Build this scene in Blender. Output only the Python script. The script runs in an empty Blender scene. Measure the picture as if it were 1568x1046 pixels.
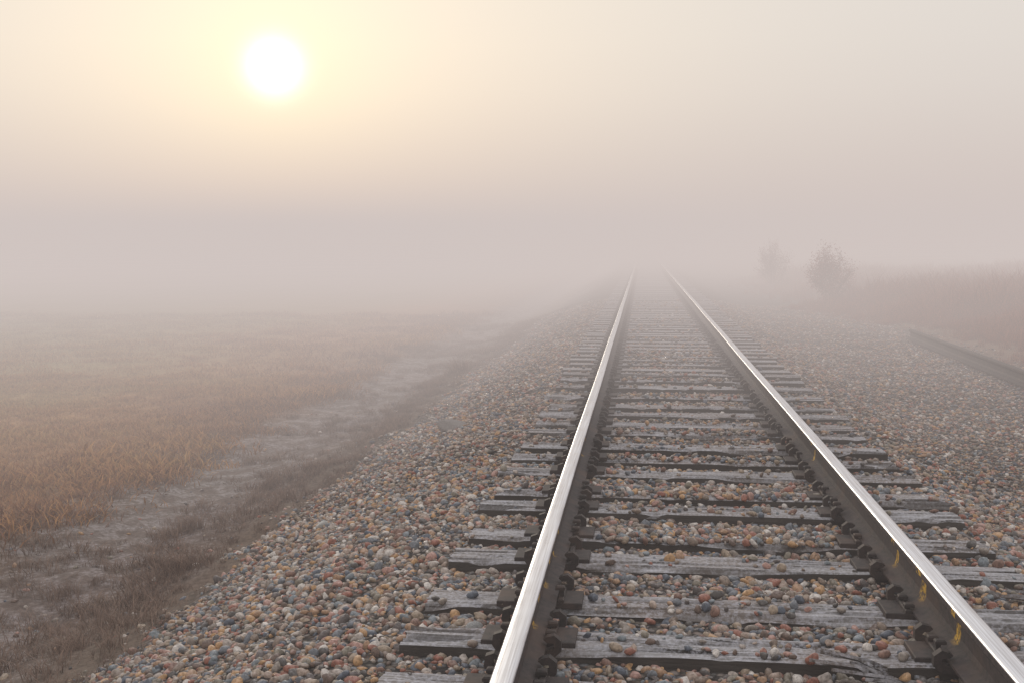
import bpy, math, random, bmesh
import numpy as np
from mathutils import Vector, noise as mn
random.seed(7); rng=np.random.default_rng(7)
S=bpy.context.scene
S.view_settings.view_transform='Standard'; S.view_settings.look='None'; S.view_settings.exposure=0

# ---------------------------------------------------------------- helpers
def vnoise(x,y,seed=0):
    x=np.asarray(x,float);y=np.asarray(y,float)
    xi=np.floor(x).astype(np.int64);yi=np.floor(y).astype(np.int64)
    fx=x-xi;fy=y-yi;fx=fx*fx*(3-2*fx);fy=fy*fy*(3-2*fy)
    def h(a,b):
        n=(a*374761393+b*668265263+seed*1442695041)&0xffffffff
        n=((n^(n>>13))*1274126177)&0xffffffff
        n=n^(n>>16)
        return (n&0xffff)/65535.0
    return (h(xi,yi)*(1-fx)+h(xi+1,yi)*fx)*(1-fy)+(h(xi,yi+1)*(1-fx)+h(xi+1,yi+1)*fx)*fy
def fbm(x,y,seed=0,o=3):
    r=0;a=.5
    for i in range(o):
        r=r+a*vnoise(x*2**i,y*2**i,seed+i*17);a*=.5
    return r/(1-.5**o)

def mesh_obj(name,verts,faces,mats=(),smooth=False,parent=None,fm=None):
    m=bpy.data.meshes.new(name)
    m.from_pydata([tuple(v) for v in verts] if not isinstance(verts,np.ndarray) else verts.tolist(),[],faces if not isinstance(faces,np.ndarray) else faces.tolist())
    for k in mats: m.materials.append(k)
    if fm is not None: m.polygons.foreach_set('material_index',fm)
    if smooth: m.polygons.foreach_set('use_smooth',[True]*len(m.polygons))
    m.update()
    o=bpy.data.objects.new(name,m); S.collection.objects.link(o)
    if parent: o.parent=parent
    return o

class NT:
    def __init__(s,mat): s.t=mat.node_tree; s.n=s.t.nodes; s.l=s.t.links
    def add(s,typ,ins=None,**kw):
        nd=s.n.new(typ)
        for k,v in kw.items(): setattr(nd,k,v)
        if ins:
            for k,v in ins.items():
                if isinstance(v,bpy.types.NodeSocket): s.l.new(v,nd.inputs[k])
                else: nd.inputs[k].default_value=v
        return nd
    def math(s,op,a,b=None,c=None,clamp=False):
        nd=s.n.new('ShaderNodeMath'); nd.operation=op; nd.use_clamp=clamp
        for i,v in enumerate((a,b,c)):
            if v is None: continue
            if isinstance(v,bpy.types.NodeSocket): s.l.new(v,nd.inputs[i])
            else: nd.inputs[i].default_value=v
        return nd.outputs[0]
    def mix(s,f,a,b,bt='MIX'):
        nd=s.n.new('ShaderNodeMix'); nd.data_type='RGBA'; nd.blend_type=bt
        for i,v in ((0,f),(6,a),(7,b)):
            if isinstance(v,bpy.types.NodeSocket): s.l.new(v,nd.inputs[i])
            else: nd.inputs[i].default_value=v if i==0 else (*v[:3],1)
        return nd.outputs[2]
    def ramp(s,f,stops,interp='LINEAR'):
        nd=s.n.new('ShaderNodeValToRGB'); cr=nd.color_ramp; cr.interpolation=interp
        while len(cr.elements)<len(stops): cr.elements.new(.5)
        for e,(p,c) in zip(cr.elements,stops):
            e.position=p; e.color=(*c[:3],1) if not isinstance(c,(int,float)) else (c,c,c,1)
        s.l.new(f,nd.inputs[0]); return nd.outputs[0]
    def noise(s,vec,scale,detail=3,rough=.55):
        return s.add('ShaderNodeTexNoise',{'Vector':vec,'Scale':scale,'Detail':detail,'Roughness':rough}).outputs[0]
    def mapr(s,v,a,b,c=0.,d=1.,smooth=False):
        nd=s.add('ShaderNodeMapRange',{0:v,1:a,2:b,3:c,4:d})
        if smooth: nd.interpolation_type='SMOOTHSTEP'
        return nd.outputs[0]
    def gray(s,v): return s.add('ShaderNodeCombineColor',{0:v,1:v,2:v}).outputs[0]
    def attr(s,nm): return s.add('ShaderNodeAttribute',attribute_name=nm).outputs['Fac']
def new_mat(name):
    m=bpy.data.materials.new(name); m.use_nodes=True
    t=NT(m); b=t.n['Principled BSDF']; b.inputs['Specular IOR Level'].default_value=.3
    return m,t,b

# ---------------------------------------------------------------- materials
def mat_ground():
    m,t,b=new_mat('ground_surface')
    pos=t.add('ShaderNodeNewGeometry').outputs['Position']
    sep=t.add('ShaderNodeSeparateXYZ',{0:pos}); x=sep.outputs[0]
    n1=t.noise(pos,.9,2); n2=t.noise(pos,4.,3,.65); n3=t.noise(pos,26.,3,.7); nb=t.noise(pos,.12,1)
    xs=t.math('ADD',x,t.math('MULTIPLY',t.math('SUBTRACT',n1,.5),.9))
    xs=t.math('ADD',xs,t.math('MULTIPLY',t.math('SUBTRACT',n2,.5),.5))
    f=t.mapr(xs,-20.,12.)
    def p(v): return (v+20)/32
    G=(.12,.10,.085)
    col=t.ramp(f,[(0,(.28,.235,.11)),(p(-11),(.33,.245,.11)),(p(-7.5),(.36,.20,.085)),(p(-5.3),(.23,.13,.075)),(p(-4.7),(.15,.105,.08)),
        (p(-4.45),(.18,.15,.142)),(p(-3.75),(.165,.137,.13)),(p(-3.45),(.14,.105,.085)),(p(-2.95),(.13,.10,.08)),(p(-2.8),G),(p(4.4),G),(p(5.),(.18,.115,.08)),(1,(.24,.145,.10))])
    grass=t.mix(t.mapr(nb,.4,.6),(1,.95,.9),(.86,.9,.82))
    col=t.mix(1.,col,grass,'MULTIPLY')
    vor=t.add('ShaderNodeTexVoronoi',{'Vector':pos,'Scale':30.})
    vc=t.add('ShaderNodeSeparateColor',{0:vor.outputs['Color']}).outputs[0]
    stone=t.ramp(vc,[(0,(.11,.10,.09)),(.3,(.21,.165,.13)),(.5,(.14,.14,.15)),(.7,(.25,.21,.19)),(.85,(.22,.13,.10)),(1,(.33,.32,.31))])
    stone=t.mix(1.,stone,t.gray(t.mapr(vor.outputs['Distance'],.25,.6,.8,.12)),'MULTIPLY')
    inb=t.math('MULTIPLY',t.mapr(xs,-3.0,-2.8),t.mapr(xs,4.7,4.3))
    col=t.mix(inb,col,stone)
    fr=t.mapr(t.math('MULTIPLY',n2,n3),.22,.36)
    path=t.math('MULTIPLY',t.mapr(xs,-5.2,-4.7),t.mapr(xs,-3.1,-3.4))
    col=t.mix(t.math('MULTIPLY',fr,t.math('MULTIPLY',path,.5)),col,(.30,.275,.285))
    soil=t.math('MULTIPLY',t.mapr(n2,.53,.38),t.math('MULTIPLY',path,.8))
    col=t.mix(soil,col,(.105,.076,.063))
    col=t.mix(1.,col,t.gray(t.mapr(n3,.3,.7,.65,1.3)),'MULTIPLY')
    t.l.new(col,b.inputs['Base Color']); b.inputs['Roughness'].default_value=.95
    bp=t.add('ShaderNodeBump',{'Height':n3,'Strength':.9,'Distance':.02}); t.l.new(bp.outputs[0],b.inputs['Normal'])
    return m

def mat_stone():
    m,t,b=new_mat('ballast_stone')
    r=t.attr('rnd')
    g=t.add('ShaderNodeNewGeometry');pos=g.outputs['Position']
    pal=[(.21,.155,.12),(.085,.075,.07),(.34,.20,.115),(.14,.15,.17),(.27,.10,.065),(.38,.32,.28),(.13,.085,.065),(.23,.19,.16),
         (.42,.235,.10),(.085,.10,.13),(.32,.235,.185),(.21,.115,.085),(.52,.47,.43),(.20,.17,.13),(.37,.20,.16),(.11,.09,.085),(.30,.225,.16),(.165,.19,.21)]
    pal=[tuple(c*.9+.1*sum(q)/3 for c in q) for q in pal]
    col=t.ramp(r,[(i/len(pal),c) for i,c in enumerate(pal)],'CONSTANT')
    off=t.add('ShaderNodeVectorMath',{0:pos,1:t.add('ShaderNodeCombineXYZ',{0:t.math('MULTIPLY',r,90.),1:t.math('MULTIPLY',r,37.),2:0.}).outputs[0]},operation='ADD').outputs[0]
    n=t.noise(off,75.,3,.65)
    col=t.mix(1.,col,t.gray(t.mapr(n,.3,.7,.55,1.4)),'MULTIPLY')
    nz=t.add('ShaderNodeSeparateXYZ',{0:g.outputs['Normal']}).outputs[2]
    fr=t.math('MULTIPLY',t.mapr(nz,.6,1.),t.mapr(n,.42,.62,.02,.26))
    col=t.mix(fr,col,(.46,.44,.46))
    t.l.new(col,b.inputs['Base Color']); b.inputs['Roughness'].default_value=.6
    return m

def mat_wood(name='weathered_tie_wood',k=1.):
    m,t,b=new_mat(name)
    g=t.add('ShaderNodeNewGeometry'); pos=g.outputs['Position']
    st=t.add('ShaderNodeMapping',{'Vector':pos,'Scale':(2.2,75.,30.)}).outputs[0]
    n=t.noise(st,1.,4,.7); st2=t.add('ShaderNodeMapping',{'Vector':pos,'Scale':(1.,24.,20.)}).outputs[0]
    n2=t.noise(st2,1.,4,.65); nl=t.noise(pos,2.1,2)
    col=t.ramp(n,[(.32,(.04,.036,.036)),(.44,(.19,.18,.18)),(.55,(.31,.30,.31)),(.72,(.47,.47,.50))])
    crack=t.mapr(n2,.39,.435)
    col=t.mix(crack,(.028,.025,.024),col)
    col=t.mix(t.mapr(nl,.42,.62,0.,.6),col,(.18,.14,.115))
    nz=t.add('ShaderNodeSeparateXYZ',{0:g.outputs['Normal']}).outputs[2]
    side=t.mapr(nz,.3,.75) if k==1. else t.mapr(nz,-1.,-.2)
    col=t.mix(side,(.055,.047,.042),col)  # faces turned off the top go brown-black: shade painted into the wood colour
    fr=t.math('MULTIPLY',side,t.mapr(t.noise(pos,60.,2,.7),.42,.66,0.,.48))
    col=t.mix(fr,col,(.57,.57,.64))
    t.l.new(col,b.inputs['Base Color']); b.inputs['Roughness'].default_value=.85
    bp=t.add('ShaderNodeBump',{'Height':n,'Strength':.9,'Distance':.01}); t.l.new(bp.outputs[0],b.inputs['Normal'])
    return m

def mat_rail_top():
    m,t,b=new_mat('polished_rail_head')
    pos=t.add('ShaderNodeNewGeometry').outputs['Position']
    st=t.add('ShaderNodeMapping',{'Vector':pos,'Scale':(160.,1.6,10.)}).outputs[0]
    n=t.noise(st,1.,3,.6); n2=t.noise(pos,9.,3,.65)
    col=t.mix(t.mapr(n,.35,.7),(.54,.54,.57),(.84,.86,.91))
    t.l.new(col,b.inputs['Base Color']); b.inputs['Metallic'].default_value=1.
    t.l.new(t.mapr(t.math('ADD',t.math('MULTIPLY',n,.5),t.math('MULTIPLY',n2,.5)),.35,.65,.24,.46),b.inputs['Roughness'])
    return m
def mat_rust(name,base=(.045,.036,.034),paint=False):
    m,t,b=new_mat(name)
    pos=t.add('ShaderNodeNewGeometry').outputs['Position']
    n=t.noise(pos,35.,3,.7); n2=t.noise(pos,5.,2)
    col=t.mix(t.mapr(n,.35,.7),[c*.7 for c in base],[base[0]*1.9,base[1]*1.6,base[2]*1.5])
    col=t.mix(t.mapr(n2,.5,.7,0.,.6),col,(.085,.05,.036))
    if paint:
        sp=t.add('ShaderNodeSeparateXYZ',{0:pos}); y=sp.outputs[1]; x=sp.outputs[0]; z=sp.outputs[2]
        tot=None
        for yc,w in ((4.02,.035),(4.52,.05),(4.98,.03),(7.4,.03)):
            d=t.math('ABSOLUTE',t.math('SUBTRACT',t.math('ADD',y,t.math('MULTIPLY',z,.25)),yc+.03))
            mk=t.mapr(d,w,w*.55)
            tot=mk if tot is None else t.math('MAXIMUM',tot,mk)
        wear=t.mapr(n,.42,.55)
        tot=t.math('MULTIPLY',t.math('MULTIPLY',tot,wear),t.mapr(x,.755,.75))
        tot=t.math('MULTIPLY',tot,t.mapr(z,.045,.06))
        col=t.mix(tot,col,(.62,.36,.03))
    t.l.new(col,b.inputs['Base Color']); b.inputs['Roughness'].default_value=.7
    b.inputs['Specular IOR Level'].default_value=.35
    return m

def mat_grass(name,stops):
    m,t,b=new_mat(name)
    pos=t.add('ShaderNodeNewGeometry').outputs['Position']
    n=t.noise(pos,.22,2,.6)
    f=t.math('ADD',t.math('MULTIPLY',n,.75),t.math('MULTIPLY',t.attr('rnd'),.25))
    x=t.add('ShaderNodeSeparateXYZ',{0:pos}).outputs[0]
    f=t.math('ADD',f,t.mapr(x,-4.5,-16.,-.22,.2))
    col=t.ramp(f,stops)
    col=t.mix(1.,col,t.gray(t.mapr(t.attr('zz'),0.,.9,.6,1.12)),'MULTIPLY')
    t.l.new(col,b.inputs['Base Color']); b.inputs['Roughness'].default_value=.8
    return m

M_ground=mat_ground(); M_stone=mat_stone(); M_wood=mat_wood(); M_top=mat_rail_top(); M_split=mat_wood('splintered_grey_wood',2.)
M_rust=mat_rust('rusty_rail_steel',(.036,.031,.032),paint=True); M_iron=mat_rust('dark_iron',(.032,.028,.028)); M_old=mat_rust('old_rail_rust',(.018,.014,.013))

# ---------------------------------------------------------------- ground sheet
PX=[-900,-60,-14,-6,-5.0,-4.7,-4.3,-3.8,-3.4,-3.05,-2.6,-1.75,-1.45,-1.2,1.3,1.55,2.1,4.4,5.0,7.0,10.,16.,60,900]
PZ=[-.9,-.85,-.78,-.74,-.72,-.74,-.76,-.74,-.66,-.58,-.42,-.12,-.065,-.04,-.04,-.07,-.17,-.2,-.14,.0,.12,.2,.3,.3]
def height(x,y):
    x=np.asarray(x,float);y=np.asarray(y,float)
    wob=(fbm(x*.0+3.,y*.35,5)-.5)*.5*((x<-2.3)|(x>2.4))
    h=np.interp(x+wob,PX,PZ)
    inb=(x>-2.9)&(x<4.4)
    h=h+(fbm(x*1.3,y*1.3,11)-.5)*np.where(inb,.05,.12)
    h=h+(fbm(x*6,y*6,23)-.5)*np.where(inb,.018,.045)
    ctr=(np.abs(x)<1.25)
    h=np.where(ctr,np.minimum(h,-.026),h)
    return h
xs=np.concatenate([[-900,-300,-120,-60,-35],np.arange(-25,-8,.4),np.arange(-8,7,.05),np.arange(7,20,.4),[25,40,80,200,900]])
ys=np.concatenate([[-60,-20,-8,-3],np.arange(-1,14,.06),np.arange(14,40,.25),[42,50,65,90,130,200,400,900,1500]])
X,Y=np.meshgrid(xs,ys); Z=height(X,Y)
V=np.stack([X.ravel(),Y.ravel(),Z.ravel()],1)
nx,ny=len(xs),len(ys)
i=np.arange(ny-1)[:,None]*nx+np.arange(nx-1)[None,:]
F=np.stack([i,i+1,i+1+nx,i+nx],-1).reshape(-1,4)
mesh_obj('ground',V,F,[M_ground],smooth=True)

# ---------------------------------------------------------------- railway track
track=bpy.data.objects.new('railway_track',None); S.collection.objects.link(track)
tie_y=[1.95,2.5,3.03,3.56,4.04,4.51,5.13,5.56,6.16,6.55,7.15,7.63,8.07,8.72,9.17,9.63,10.13,10.74,11.48,12.1]
while tie_y[-1]<110: tie_y.append(tie_y[-1]+random.uniform(.47,.62))
tie_y=np.array(tie_y)
tie_x0=[];tie_x1=[];tie_cov=[]
for k in range(len(tie_y)):
    tie_x0.append(-1.225+random.gauss(0,.018)); tie_x1.append(1.31+random.gauss(0,.025))
    tie_cov.append(random.choice([.05,.1,.15,.3,.5]))
for k,c in {4:.12,5:.2,6:.06,7:.85,8:.12,9:.7,10:.06,11:.7,12:.3}.items(): tie_cov[k]=c
V=[];F=[]
for k,ty in enumerate(tie_y):
    near=ty<13; n1=90 if near else 12; n2=15 if near else 5
    w=random.uniform(.205,.235); rot=random.gauss(0,.007); zt=random.gauss(0,.005)
    ww=[-w/2+w*j/(n2-1) for j in range(n2)]
    base=len(V); sd=k*13.7
    for a in range(n1+1):
        u=a/n1; x=tie_x0[k]+(tie_x1[k]-tie_x0[k])*u
        endd=min(x-tie_x0[k],tie_x1[k]-x)
        def put(yy,zz,x=x):
            dx=0
            if near and endd<.005: dx=(.02*mn.noise((yy*40+sd,3.,0)))
            V.append((x+dx,ty+yy+x*rot,zz+zt))
        ew=.009*mn.noise((x*5,sd,1.)) if near else 0
        put(-w/2-ew,-.17); put(-w/2-ew,-.03)
        for j,yy in enumerate(ww):
            zz=0
            if near:
                c=mn.noise((x*1.3,yy*55+sd,sd)); c2=mn.noise((x*6,yy*90,sd+5))
                if c<-.2: zz-=min(.018,(-.2-c)*.1)*(1.6 if endd<.25 else 1.)
                zz+=.0025*c2
                zz+=.007*mn.noise((x*2.,sd,yy*6))
            if j in(0,n2-1):
                zz-=.007; zz-=.03*max(0,mn.noise((x*7,j*3.,sd))-.2) if near else 0
            put(yy,zz)
        put(w/2+ew,-.03); put(w/2+ew,-.17)
    r=n2+4
    for a in range(n1):
        for j in range(r-1):
            p=base+a*r+j; F.append((p,p+r,p+r+1,p+1))
    F.append(tuple(base+j for j in range(r))); F.append(tuple(base+n1*r+j for j in reversed(range(r))))
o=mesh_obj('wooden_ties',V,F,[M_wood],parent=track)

def rail_profile(h=.165,foot=.07,head=.035):
    half=[(foot,0),(foot,.010),(foot*.55,.022),(.014,.032),(.0085,.055),(.0085,h-.058),(.013,h-.045),(head-.003,h-.036),(head,h-.030),(head,h-.010),
          (head-.003,h-.0045),(head-.009,h-.0015),(.018,h-.0004),(.008,h)]
    return half+[(-a,b) for a,b in reversed(half)]
def rail(name,x0,zb,y0,y1,mats,x1=None,prof=None,step=1.2,parent=None,sc=1.):
    P=prof or rail_profile(); n=len(P); V=[];F=[];fm=[]
    yy=list(np.arange(y0,y1,step)); x1=x0 if x1 is None else x1
    for y in yy:
        xx=x0+(x1-x0)*(y-y0)/(y1-y0)+.002*math.sin(y*.8+x0)
        for a,b in P: V.append((xx+a,y,zb+b))
    for s in range(len(yy)-1):
        for j in range(n):
            jj=(j+1)%n; F.append((s*n+j,s*n+jj,(s+1)*n+jj,(s+1)*n+j))
            fm.append(1 if (9<=j<=n-11) and len(mats)>1 else 0)
    F.append(tuple(range(n))[::-1]); F.append(tuple((len(yy)-1)*n+j for j in range(n))); fm+= [0,0]
    o=mesh_obj(name,V,F,mats,parent=parent,fm=fm)
    return o
RB=.02
for nm,x in (('rail_west',-.755),('rail_east',.755)):
    o=rail(nm,x,RB,-2,160,[M_rust,M_top],parent=track)
    for p in o.data.polygons: p.use_smooth = (p.material_index==1)
def box(V,F,x0,x1,y0,y1,z0,z1,ch=.002):
    b=len(V)
    for z,c in ((z0,0),(z1-ch,0),(z1,ch)):
        V+= [(x0+c,y0+c,z),(x1-c,y0+c,z),(x1-c,y1-c,z),(x0+c,y1-c,z)]
    F.append((b,b+3,b+2,b+1)); F.append((b+8,b+9,b+10,b+11))
    for l in (0,4):
        for q in range(4):
            q2=(q+1)%4; F.append((b+l+q,b+l+q2,b+l+4+q2,b+l+4+q))
PV=[];PF=[];SV=[];SF=[];AV=[];AF=[]
for k,ty in enumerate(tie_y):
    if ty>60: break
    for x in (-.755,.755):
        jy=random.gauss(0,.006)
        box(PV,PF,x-.17,x+.17,ty-.085+jy,ty+.085+jy,-.004,.0195,.003)
        box(PV,PF,x-.098,x-.074,ty-.085+jy,ty+.085+jy,.0195,.034,.004)
        box(PV,PF,x+.074,x+.098,ty-.085+jy,ty+.085+jy,.0195,.034,.004)
        for sx in (-1,1):
            for dy in (-.05,.055):
                if random.random()<.12: continue
                cx=x+sx*.088; cy=ty+dy+random.gauss(0,.004); up=random.choice([0,0,0,.008,.02])
                box(SV,SF,cx-.008,cx+.008,cy-.008,cy+.008,.0,.042+up,.001)
                box(SV,SF,min(cx+sx*.012,cx-sx*.026),max(cx+sx*.012,cx-sx*.026),cy-.015,cy+.015,.040+up,.055+up,.005)
        for dy in ((-.135,.135) if k%2==0 else (random.choice([-.135,.135]),)):
            ay=ty+dy; L=[(-.115,.045),(-.12,.01),(-.1,-.02),(-.05,-.032),(.05,-.032),(.1,-.03),(.125,-.006),(.125,.03),(.1,.05),(.075,.044),(.062,.034),(.075,.022),(.098,.022),(.1,.004),(.075,-.004),(-.075,-.004),(-.09,.006),(-.088,.036),(-.066,.03),(-.062,.044),(-.085,.056)]
            b=len(AV); n=len(L); s=1 if x<0 else -1
            for e in (-.016,.016):
                for a,c in L: AV.append((x+a*s,ay+e,RB+c))
            for j in range(n):
                j2=(j+1)%n; AF.append((b+j,b+j2,b+n+j2,b+n+j))
            AF.append(tuple(b+j for j in range(n))); AF.append(tuple(b+n+j for j in reversed(range(n))))
mesh_obj('tie_plates',PV,PF,[M_iron],parent=track)
mesh_obj('track_spikes',SV,SF,[M_iron],parent=track)
mesh_obj('rail_anchors',AV,AF,[M_iron],parent=track)

old=rail('abandoned_rail',3.78,-.16,7.,20.2,[M_old],x1=4.1,step=.6)

# ---------------------------------------------------------------- merged scatter
def euler_mats(R):
    cx,sx=np.cos(R[:,0]),np.sin(R[:,0]);cy,sy=np.cos(R[:,1]),np.sin(R[:,1]);cz,sz=np.cos(R[:,2]),np.sin(R[:,2])
    M=np.empty((len(R),3,3))
    M[:,0,0]=cz*cy;M[:,0,1]=cz*sy*sx-sz*cx;M[:,0,2]=cz*sy*cx+sz*sx
    M[:,1,0]=sz*cy;M[:,1,1]=sz*sy*sx+cz*cx;M[:,1,2]=sz*sy*cx-cz*sx
    M[:,2,0]=-sy;M[:,2,1]=cy*sx;M[:,2,2]=cy*cx
    return M
def scatter(name,parts,mat,smooth):
    """parts: list of (protos [(verts,faces)], P,R,Sc,I) merged into ONE mesh"""
    VV=[];LV=[];LS=[];RN=[];ZZ=[];vo=0
    for protos,P,R,Sc,I in parts:
        M=euler_mats(R)
        for k,(pv,pf) in enumerate(protos):
            q=np.where(I==k)[0]
            if not len(q): continue
            v=pv[None,:,:]*Sc[q][:,None,:]
            v=np.einsum('nij,nvj->nvi',M[q],v)+P[q][:,None,:]
            nv=len(pv);VV.append(v.reshape(-1,3))
            RN.append(np.repeat(rng.random(len(q)),nv));ZZ.append(np.tile(pv[:,2],len(q)))
            f=pf[None]+(vo+np.arange(len(q))*nv)[:,None,None]
            LV.append(f.reshape(-1));LS.append(np.full(len(q)*len(pf),pf.shape[1]))
            vo+=len(q)*nv
    VV=np.concatenate(VV);LV=np.concatenate(LV);LS=np.concatenate(LS);st=np.concatenate([[0],np.cumsum(LS)[:-1]])
    me=bpy.data.meshes.new(name);me.vertices.add(len(VV));me.vertices.foreach_set('co',VV.astype(np.float32).ravel())
    me.loops.add(len(LV));me.loops.foreach_set('vertex_index',LV.astype(np.int32))
    me.polygons.add(len(LS));me.polygons.foreach_set('loop_start',st.astype(np.int32))
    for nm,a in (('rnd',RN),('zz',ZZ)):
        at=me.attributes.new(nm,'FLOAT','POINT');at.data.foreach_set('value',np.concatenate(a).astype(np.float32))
    me.materials.append(mat);me.update(calc_edges=True)
    if smooth: me.shade_smooth()
    o=bpy.data.objects.new(name,me);S.collection.objects.link(o);print(name,len(VV),len(LS));return o

def stone_arrays(k,sub):
    bm=bmesh.new(); bmesh.ops.create_icosphere(bm,subdivisions=sub,radius=1.)
    dirs=[Vector((random.gauss(0,1),random.gauss(0,1),random.gauss(0,1))).normalized() for _ in range(9)]
    cut=[random.uniform(.6,.86) for _ in dirs]
    sx,sy,sz=1.,random.uniform(.6,.95),random.uniform(.42,.75)
    for v in bm.verts:
        c=v.co.copy()
        for d,q in zip(dirs,cut):
            e=c.dot(d)
            if e>q: c-=d*(e-q)*.95
        c*=1+.10*mn.noise(c*1.7+Vector((k*9,0,0)))
        v.co=Vector((c.x*sx,c.y*sy,c.z*sz))
    bm.verts.index_update()
    v=np.array([tuple(a.co) for a in bm.verts]);f=np.array([[a.index for a in q.verts] for q in bm.faces]);bm.free()
    return v,f
ST_near=[stone_arrays(k,2) for k in range(14)]
ST_far=[stone_arrays(k,1) for k in range(14)]

def field(x0,x1,y0,y1,dens,r0,r1):
    n=int((x1-x0)*(y1-y0)*dens)
    x=rng.uniform(x0,x1,n);y=rng.uniform(y0,y1,n)
    lim=(x<.47*(y+1)+1.0)&(x>-.60*(y+1)-.8)
    x=x[lim];y=y[lim]
    edge=-2.88+(fbm(y*.9,y*0+2.,31)-.5)*.9+(vnoise(x*4,y*4,8)-.5)*.35
    keep=rng.random(len(x))<np.clip((x-edge+.2)/.4,0.015,1)
    keep&=rng.random(len(x))<np.clip((4.9-x)/.7,0.02,1)
    keep&= x>-4.8
    x=x[keep];y=y[keep]
    u=rng.random(len(x))**1.5
    r=r0*(r1/r0)**u
    r*=np.where(x>1.6,.88,1.)
    z=height(x,y)+rng.uniform(-.35,.35,len(x))*r
    kk=np.clip(np.searchsorted(tie_y,y),1,len(tie_y)-1)
    kk=np.where(np.abs(tie_y[kk-1]-y)<np.abs(tie_y[kk]-y),kk-1,kk)
    X0=np.array(tie_x0)[kk];X1=np.array(tie_x1)[kk];cov=np.array(tie_cov)[kk]
    on=(np.abs(tie_y[kk]-y)<.112+.2*r)&(x>X0-.3*r)&(x<X1+.3*r)
    inside=np.abs(x)<.6
    pc=np.where(inside,cov*(.4+1.2*vnoise(x*3,y*2,77)),cov*.08+.015)
    pc=np.where(np.abs(np.abs(x)-.755)<.19,.02,pc)
    k2=(~on)|(rng.random(len(x))<pc)
    z=np.where(on,.0+r*.35,z)
    rail_c=np.abs(np.abs(x)-.755)<.075+r
    k2&=~(rail_c&on)
    z=np.where(rail_c,np.minimum(z,-.03),z)
    x,y,z,r=x[k2],y[k2],z[k2],r[k2];n=len(x)
    R=np.stack([rng.normal(0,.45,n),rng.normal(0,.45,n),rng.uniform(0,6.28,n)],1)
    return np.stack([x,y,z],1),R,np.stack([r,r,r],1),rng.integers(0,14,n)
scatter('ballast_gravel',[(ST_near,*field(-4.8,5.0,2.2,7.5,1850,.011,.036)),(ST_far,*field(-4.8,5.0,7.5,11,1200,.012,.036)),
   (ST_far,*field(-4.8,5.2,11,18,650,.016,.038)),(ST_far,*field(-4.5,5.4,18,30,200,.022,.042))],M_stone,True)

# ---------------------------------------------------------------- grasses
def tuft(nb,spread,lean,wid):
    V=[];F=[]
    for _ in range(nb):
        a=random.uniform(0,6.28);rr=spread*math.sqrt(random.random());x=rr*math.cos(a);y=rr*math.sin(a)
        hh=random.uniform(.45,1.);da=random.uniform(0,6.28);ln=lean*random.uniform(.2,1.)*hh
        dx,dy=math.cos(da),math.sin(da);wa=random.uniform(0,6.28);wx,wy=math.cos(wa),math.sin(wa)
        b=len(V);w=wid*random.uniform(.6,1.2)
        for s,(t,ws) in enumerate(((0,1),(.55,.8),(1,.08))):
            cx=x+dx*ln*t*t;cy=y+dy*ln*t*t;cz=hh*(t-.18*lean*t*t)-.02
            V.append((cx-wx*w*ws,cy-wy*w*ws,cz));V.append((cx+wx*w*ws,cy+wy*w*ws,cz))
        for s in range(2): F.append((b+2*s,b+2*s+1,b+2*s+3,b+2*s+2))
    return np.array(V),np.array(F)
M_field=mat_grass('field_grass',[(.18,(.24,.12,.075)),(.36,(.50,.255,.105)),(.52,(.52,.325,.13)),(.7,(.44,.34,.145)),(.9,(.39,.335,.16))])
M_dry=mat_grass('dry_verge_grass',[(.1,(.19,.125,.095)),(.4,(.30,.205,.155)),(.7,(.40,.32,.26))])
M_weed=mat_grass('brown_weeds',[(.1,(.27,.105,.07)),(.45,(.42,.18,.11)),(.8,(.48,.27,.155))])
T_field=[tuft(26,1.4,.9,.032) for k in range(6)]
T_dry=[tuft(34,.5,1.,.012) for k in range(6)]
T_weed=[tuft(36,.45,.6,.011) for k in range(6)]
def gp(T,x,y,h,wide=1.):
    n=len(x);z=height(x,y)
    R=np.stack([rng.normal(0,.08,n),rng.normal(0,.08,n),rng.uniform(0,6.28,n)],1)
    return (T,np.stack([x,y,z],1),R,np.stack([h*wide,h*wide,h],1),rng.integers(0,6,n))
def unif(x0,x1,y0,y1,d):
    n=int((x1-x0)*(y1-y0)*d);return rng.uniform(x0,x1,n),rng.uniform(y0,y1,n)
x,y=[np.concatenate(a) for a in zip(unif(-14,-4.4,3,18,90),unif(-28,-4.4,18,34,14))]
k=(x>-.62*y-3);x,y=x[k],y[k]
e=-4.75+(fbm(y*.7,y*0,41)-.5)*.8+(vnoise(x*3,y*3,44)-.5)*.5
k=rng.random(len(x))<np.clip((e-x+.15)/.5,0,1);x,y=x[k],y[k]
h=rng.uniform(.04,.09,len(x))*(.45+1.3*fbm(x*.9,y*.9,3))*(1+ (y>18)*.5)
h*=np.where(x>-6.,1.3,1.)
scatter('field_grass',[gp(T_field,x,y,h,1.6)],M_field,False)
x,y=unif(-3.75,-2.75,2.5,30,170)
k=rng.random(len(x))<np.exp(-((x+3.22+ (fbm(y*.6,y*0,51)-.5)*.7)/.27)**2)*(.2+.9*vnoise(x*2,y*1.2,9)); x,y=x[k],y[k]
x2,y2=unif(-5.3,-3.2,2.5,30,70)
k=rng.random(len(x2))<np.clip((fbm(x2*1.6,y2*1.1,61)-.48)*6,0.04,1); x2,y2=x2[k],y2[k]
x=np.concatenate([x,x2]);y=np.concatenate([y,y2])
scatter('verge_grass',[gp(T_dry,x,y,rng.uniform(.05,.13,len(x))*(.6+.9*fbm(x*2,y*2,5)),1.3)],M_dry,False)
x,y=[np.concatenate(a) for a in zip(unif(2.3,14,9,30,36),unif(2.3,26,30,50,7))]
wb=np.interp(y,[12,19,30,45],[4.6,4.5,2.9,2.9])
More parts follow.
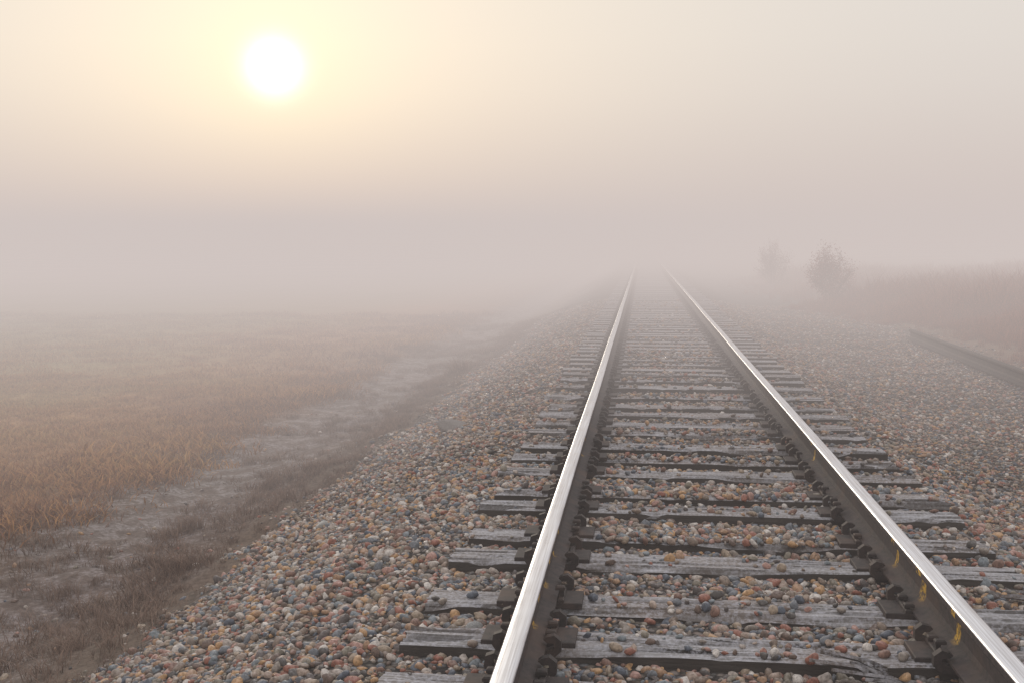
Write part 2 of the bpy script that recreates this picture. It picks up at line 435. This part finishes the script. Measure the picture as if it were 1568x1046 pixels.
k=rng.random(len(x))<np.clip((x-wb-(fbm(y*.5,y*0,71)-.5)*1.2)/.8,0,1);x,y,wb=x[k],y[k],wb[k]
h=rng.uniform(.25,.55,len(x))*(.4+1.2*fbm(x*.5,y*.5,13))*np.clip((x-wb+.4)/2.2,.3,1.4)
scatter('brown_weeds',[gp(T_weed,x,y,h,1.)],M_weed,False)
for (cx,cy,hh) in ((-3.62,9.6,.2),(-3.72,8.2,.2),(-3.95,6.6,.16),(-3.2,17.5,.45)):
    n=9;scatter('dry_grass_clump',[gp(T_dry,cx+rng.normal(0,.06,n),cy+rng.normal(0,.06,n),rng.uniform(.6,1.,n)*hh,.8)],M_dry,False)

# ---------------------------------------------------------------- shrubs
M_bark=mat_rust('shrub_bark',(.09,.065,.055))
m,t,b=new_mat('autumn_leaves'); 
g=t.add('ShaderNodeNewGeometry'); 
t.l.new(t.mix(t.noise(g.outputs['Position'],9.,2),(.20,.055,.04),(.34,.15,.10)),b.inputs['Base Color']); M_leaf=m
def shrub(x,y,H,W,seed,leaves=900):
    rnd=random.Random(seed);z0=float(height(np.array([x]),np.array([y]))[0])
    V=[];F=[];tips=[]
    def tube(p,q,r0,r1):
        d=(q-p).normalized();u=d.orthogonal().normalized();w=d.cross(u);b=len(V)
        for c,r in((p,r0),(q,r1)):
            for a in range(5):
                t_=a*2*math.pi/5;V.append(tuple(c+u*r*math.cos(t_)+w*r*math.sin(t_)))
        for a in range(5):F.append((b+a,b+(a+1)%5,b+5+(a+1)%5,b+5+a))
    def grow(p,d,L,r,lev):
        q=p
        for s in range(3):
            d=(d+Vector((rnd.gauss(0,.16),rnd.gauss(0,.16),rnd.gauss(.04,.08)))).normalized()
            q2=q+d*L/3;tube(q,q2,r*(1-.2*s),r*(1-.2*(s+1)));q=q2
            if lev>=1: tips.append(q.copy())
            if lev<3:
                for _ in range(2):
                    dd=(d+Vector((rnd.gauss(0,.7),rnd.gauss(0,.7),rnd.gauss(.0,.4)))).normalized();grow(q,dd,L*.6,r*.5,lev+1)
    for s in range(7):
        a=s*.9+rnd.uniform(-.3,.3);k=rnd.uniform(.15,1.);grow(Vector((0,0,-.05)),Vector((math.cos(a)*k,math.sin(a)*k,.9)).normalized(),H*.45,.014,0)
    zm=max(v[2] for v in V);rr=sorted(math.hypot(v[0],v[1]) for v in V);xm=rr[int(len(rr)*.97)]
    fx=W/2/xm;fz=H/zm
    V=[(v[0]*fx,v[1]*fx,v[2]*fz) for v in V];nf=len(F)
    for _ in range(leaves):
        c=rnd.choice(tips);c=Vector((c.x*fx,c.y*fx,c.z*fz))+Vector((rnd.gauss(0,.06),rnd.gauss(0,.06),rnd.gauss(0,.06)))
        u=Vector((rnd.gauss(0,1),rnd.gauss(0,1),rnd.gauss(0,1))).normalized();w=u.orthogonal().normalized();s=rnd.uniform(.014,.032)
        b=len(V);V+= [tuple(c-u*s),tuple(c+w*s*.5),tuple(c+u*s),tuple(c-w*s*.5)];F.append((b,b+1,b+2,b+3))
    o=mesh_obj('shrub',V,F,[M_bark,M_leaf],fm=[0]*nf+[1]*(len(F)-nf));o.location=(x,y,z0)
shrub(4.27,29.,1.72,1.05,3,4500)
shrub(4.2,41,1.8,1.3,5,3000)

# ---------------------------------------------------------------- loose things
def rock(name,x,y,s,col,rot=0):
    m,t,b=new_mat(name+'_stone');tc=t.add('ShaderNodeTexCoord').outputs['Object'];n=t.noise(tc,14.,6,.7)
    t.l.new(t.mix(t.mapr(n,.3,.7),[c*.6 for c in col],[c*1.25 for c in col]),b.inputs['Base Color']);b.inputs['Roughness'].default_value=.85
    bp=t.add('ShaderNodeBump',{'Height':n,'Strength':.6,'Distance':.02});t.l.new(bp.outputs[0],b.inputs['Normal'])
    v,f=stone_arrays(50+int(abs(x*10)),3)
    o=mesh_obj(name,v,f,[m],smooth=True)
    z=float(height(np.array([x]),np.array([y]))[0]);o.location=(x,y,z+s[2]*.35);o.scale=s;o.rotation_euler=(0,.1,rot)
rock('flat_rock',-2.03,10.,(.16,.11,.10),(.26,.24,.23),.3)
rock('white_stone',-2.38,7.0,(.05,.04,.055),(.55,.54,.52),1.)
rock('white_stone',-.98,4.2,(.04,.03,.04),(.42,.42,.42),.4)
def splinter(x,y,z,L,rz,n=7,name='splintered_wood'):
    V=[];F=[]
    for s in range(n):
        oy=random.uniform(-.05,.05);l=L*random.uniform(.35,1.);w=random.uniform(.006,.014);a=random.uniform(-.2,.2);ox=random.uniform(-.3,.3)*L
        pts_=[(-l/2,-w*.3,0),(-l/4,-w,.004),(l/4,-w*.8,.008),(l/2,0,.0),(l/4,w*.8,.002),(-l/4,w,.0)]
        b=len(V)
        for dz in (0,.012):
            for px,py,pz in pts_:
                V.append((ox+px*math.cos(a)-py*math.sin(a),oy+px*math.sin(a)+py*math.cos(a),pz*2+dz+s*.003))
        F.append(tuple(b+q for q in reversed(range(6))));F.append(tuple(b+6+q for q in range(6)))
        for q in range(6):F.append((b+q,b+(q+1)%6,b+6+(q+1)%6,b+6+q))
    o=mesh_obj(name,V,F,[M_split]);o.location=(x,y,z);o.rotation_euler=(0,.06,rz)
splinter(.37,3.78,.016,.28,-.45,9)
splinter(1.22,4.74,-.01,.3,-.25,5)

# ---------------------------------------------------------------- fog, sky, light
# thin fog everywhere, a thicker bank beginning some metres down the line (closer over the field)
FOG=(.63,.555,.53)
fogroot=bpy.data.objects.new('fog',None);S.collection.objects.link(fogroot)
def fogbank(k,front,top,sig,c=FOG):
    poly=front+[(800+k,1200+k),(-800-k,1200+k)];n=len(poly);zb=-3.-.1*k
    V=[(a,b,zb) for a,b in poly]+[(a,b,top) for a,b in poly]
    F=[tuple(reversed(range(n))),tuple(range(n,2*n))]+[(j,(j+1)%n,n+(j+1)%n,n+j) for j in range(n)]
    fog=mesh_obj(f'bank_{k}',V,F,parent=fogroot)
    fm_=bpy.data.materials.new(f'fog_bank_{k}');fm_.use_nodes=True;t=NT(fm_);t.n.clear()
    out=t.add('ShaderNodeOutputMaterial')
    ab=t.add('ShaderNodeVolumeAbsorption',{'Color':(0,0,0,1),'Density':sig});em=t.add('ShaderNodeEmission',{'Color':(*c,1),'Strength':sig})  # fog emits its own glow, standing in for scattered daylight
    ad=t.add('ShaderNodeAddShader',{0:ab.outputs[0],1:em.outputs[0]});t.l.new(ad.outputs[0],out.inputs['Volume'])
    fog.data.materials.append(fm_)
fogbank(1,[(-801,-300),(801,-300)],3.4,.009)
fogbank(2,[(-802,-152),(-1.5,8.),(802,8.)],2.8,.049)

SD=Vector((-.3067,.9405,.1455)).normalized()
W=bpy.data.worlds.new('World');S.world=W;W.use_nodes=True;t=NT(W)
bg=t.n['Background'];wo=t.n['World Output']
sky=t.add('ShaderNodeTexSky',sky_type='NISHITA',sun_disc=False,sun_elevation=math.radians(8.4),sun_rotation=math.radians(-18.06),dust_density=1.)
t.l.new(sky.outputs[0],bg.inputs['Color']);bg.inputs['Strength'].default_value=.006
d=t.add('ShaderNodeTexCoord').outputs['Generated']
dt=t.add('ShaderNodeVectorMath',{0:d,1:tuple(SD)},operation='DOT_PRODUCT').outputs['Value']
ang=t.math('MULTIPLY',t.math('ARCCOSINE',t.math('MINIMUM',dt,.999999)),57.2958)
z=t.add('ShaderNodeSeparateXYZ',{0:d}).outputs[2]
cloud=t.noise(d,2.4,2,.5)
zz=t.math('ADD',t.mapr(z,0.,.5),t.math('MULTIPLY',t.math('SUBTRACT',cloud,.5),.10))
base=t.ramp(zz,[(0,(.61,.536,.51)),(.08,(.635,.56,.53)),(.25,(.70,.64,.60)),(.45,(.75,.70,.65)),(1,(.95,.93,.92))])
def gl(s,p=1.): return t.math('EXPONENT',t.math('MULTIPLY',t.math('POWER',t.math('DIVIDE',ang,s),p),-1.))
low=t.mapr(z,-.01,.14,smooth=True)      # the low, thick fog hides the glow
def sc(v,c):
    return t.add('ShaderNodeVectorMath',{0:tuple(c),'Scale':v},operation='SCALE').outputs[0]
def addv(a,b_): return t.add('ShaderNodeVectorMath',{0:a,1:b_},operation='ADD').outputs[0]
tot=addv(base,sc(t.math('MULTIPLY',gl(20.,1.8),low),(.19,.13,.035)))
tot=addv(tot,sc(t.math('MULTIPLY',gl(4.,1.4),low),(.16,.16,.02)))
tot=addv(tot,sc(gl(1.2,2.4),(1.1,1.05,1.1)))
b2=t.add('ShaderNodeBackground',{'Color':tot,'Strength':1.})
t.l.new(t.add('ShaderNodeAddShader',{0:bg.outputs[0],1:b2.outputs[0]}).outputs[0],wo.inputs[0])

L=bpy.data.lights.new('sun','SUN');L.energy=1.5;L.angle=math.radians(12);L.color=(1,.88,.7)
lo=bpy.data.objects.new('sun',L);S.collection.objects.link(lo);lo.rotation_euler=(-SD).to_track_quat('-Z','Y').to_euler()

cam=bpy.data.cameras.new('camera');co=bpy.data.objects.new('camera',cam);S.collection.objects.link(co)
cam.sensor_width=36;cam.lens=40.2;cam.clip_end=5000;cam.clip_start=.05
co.location=(-.36,0,1.438);co.rotation_euler=(math.radians(90-4.93),0,math.radians(6.5));S.camera=co
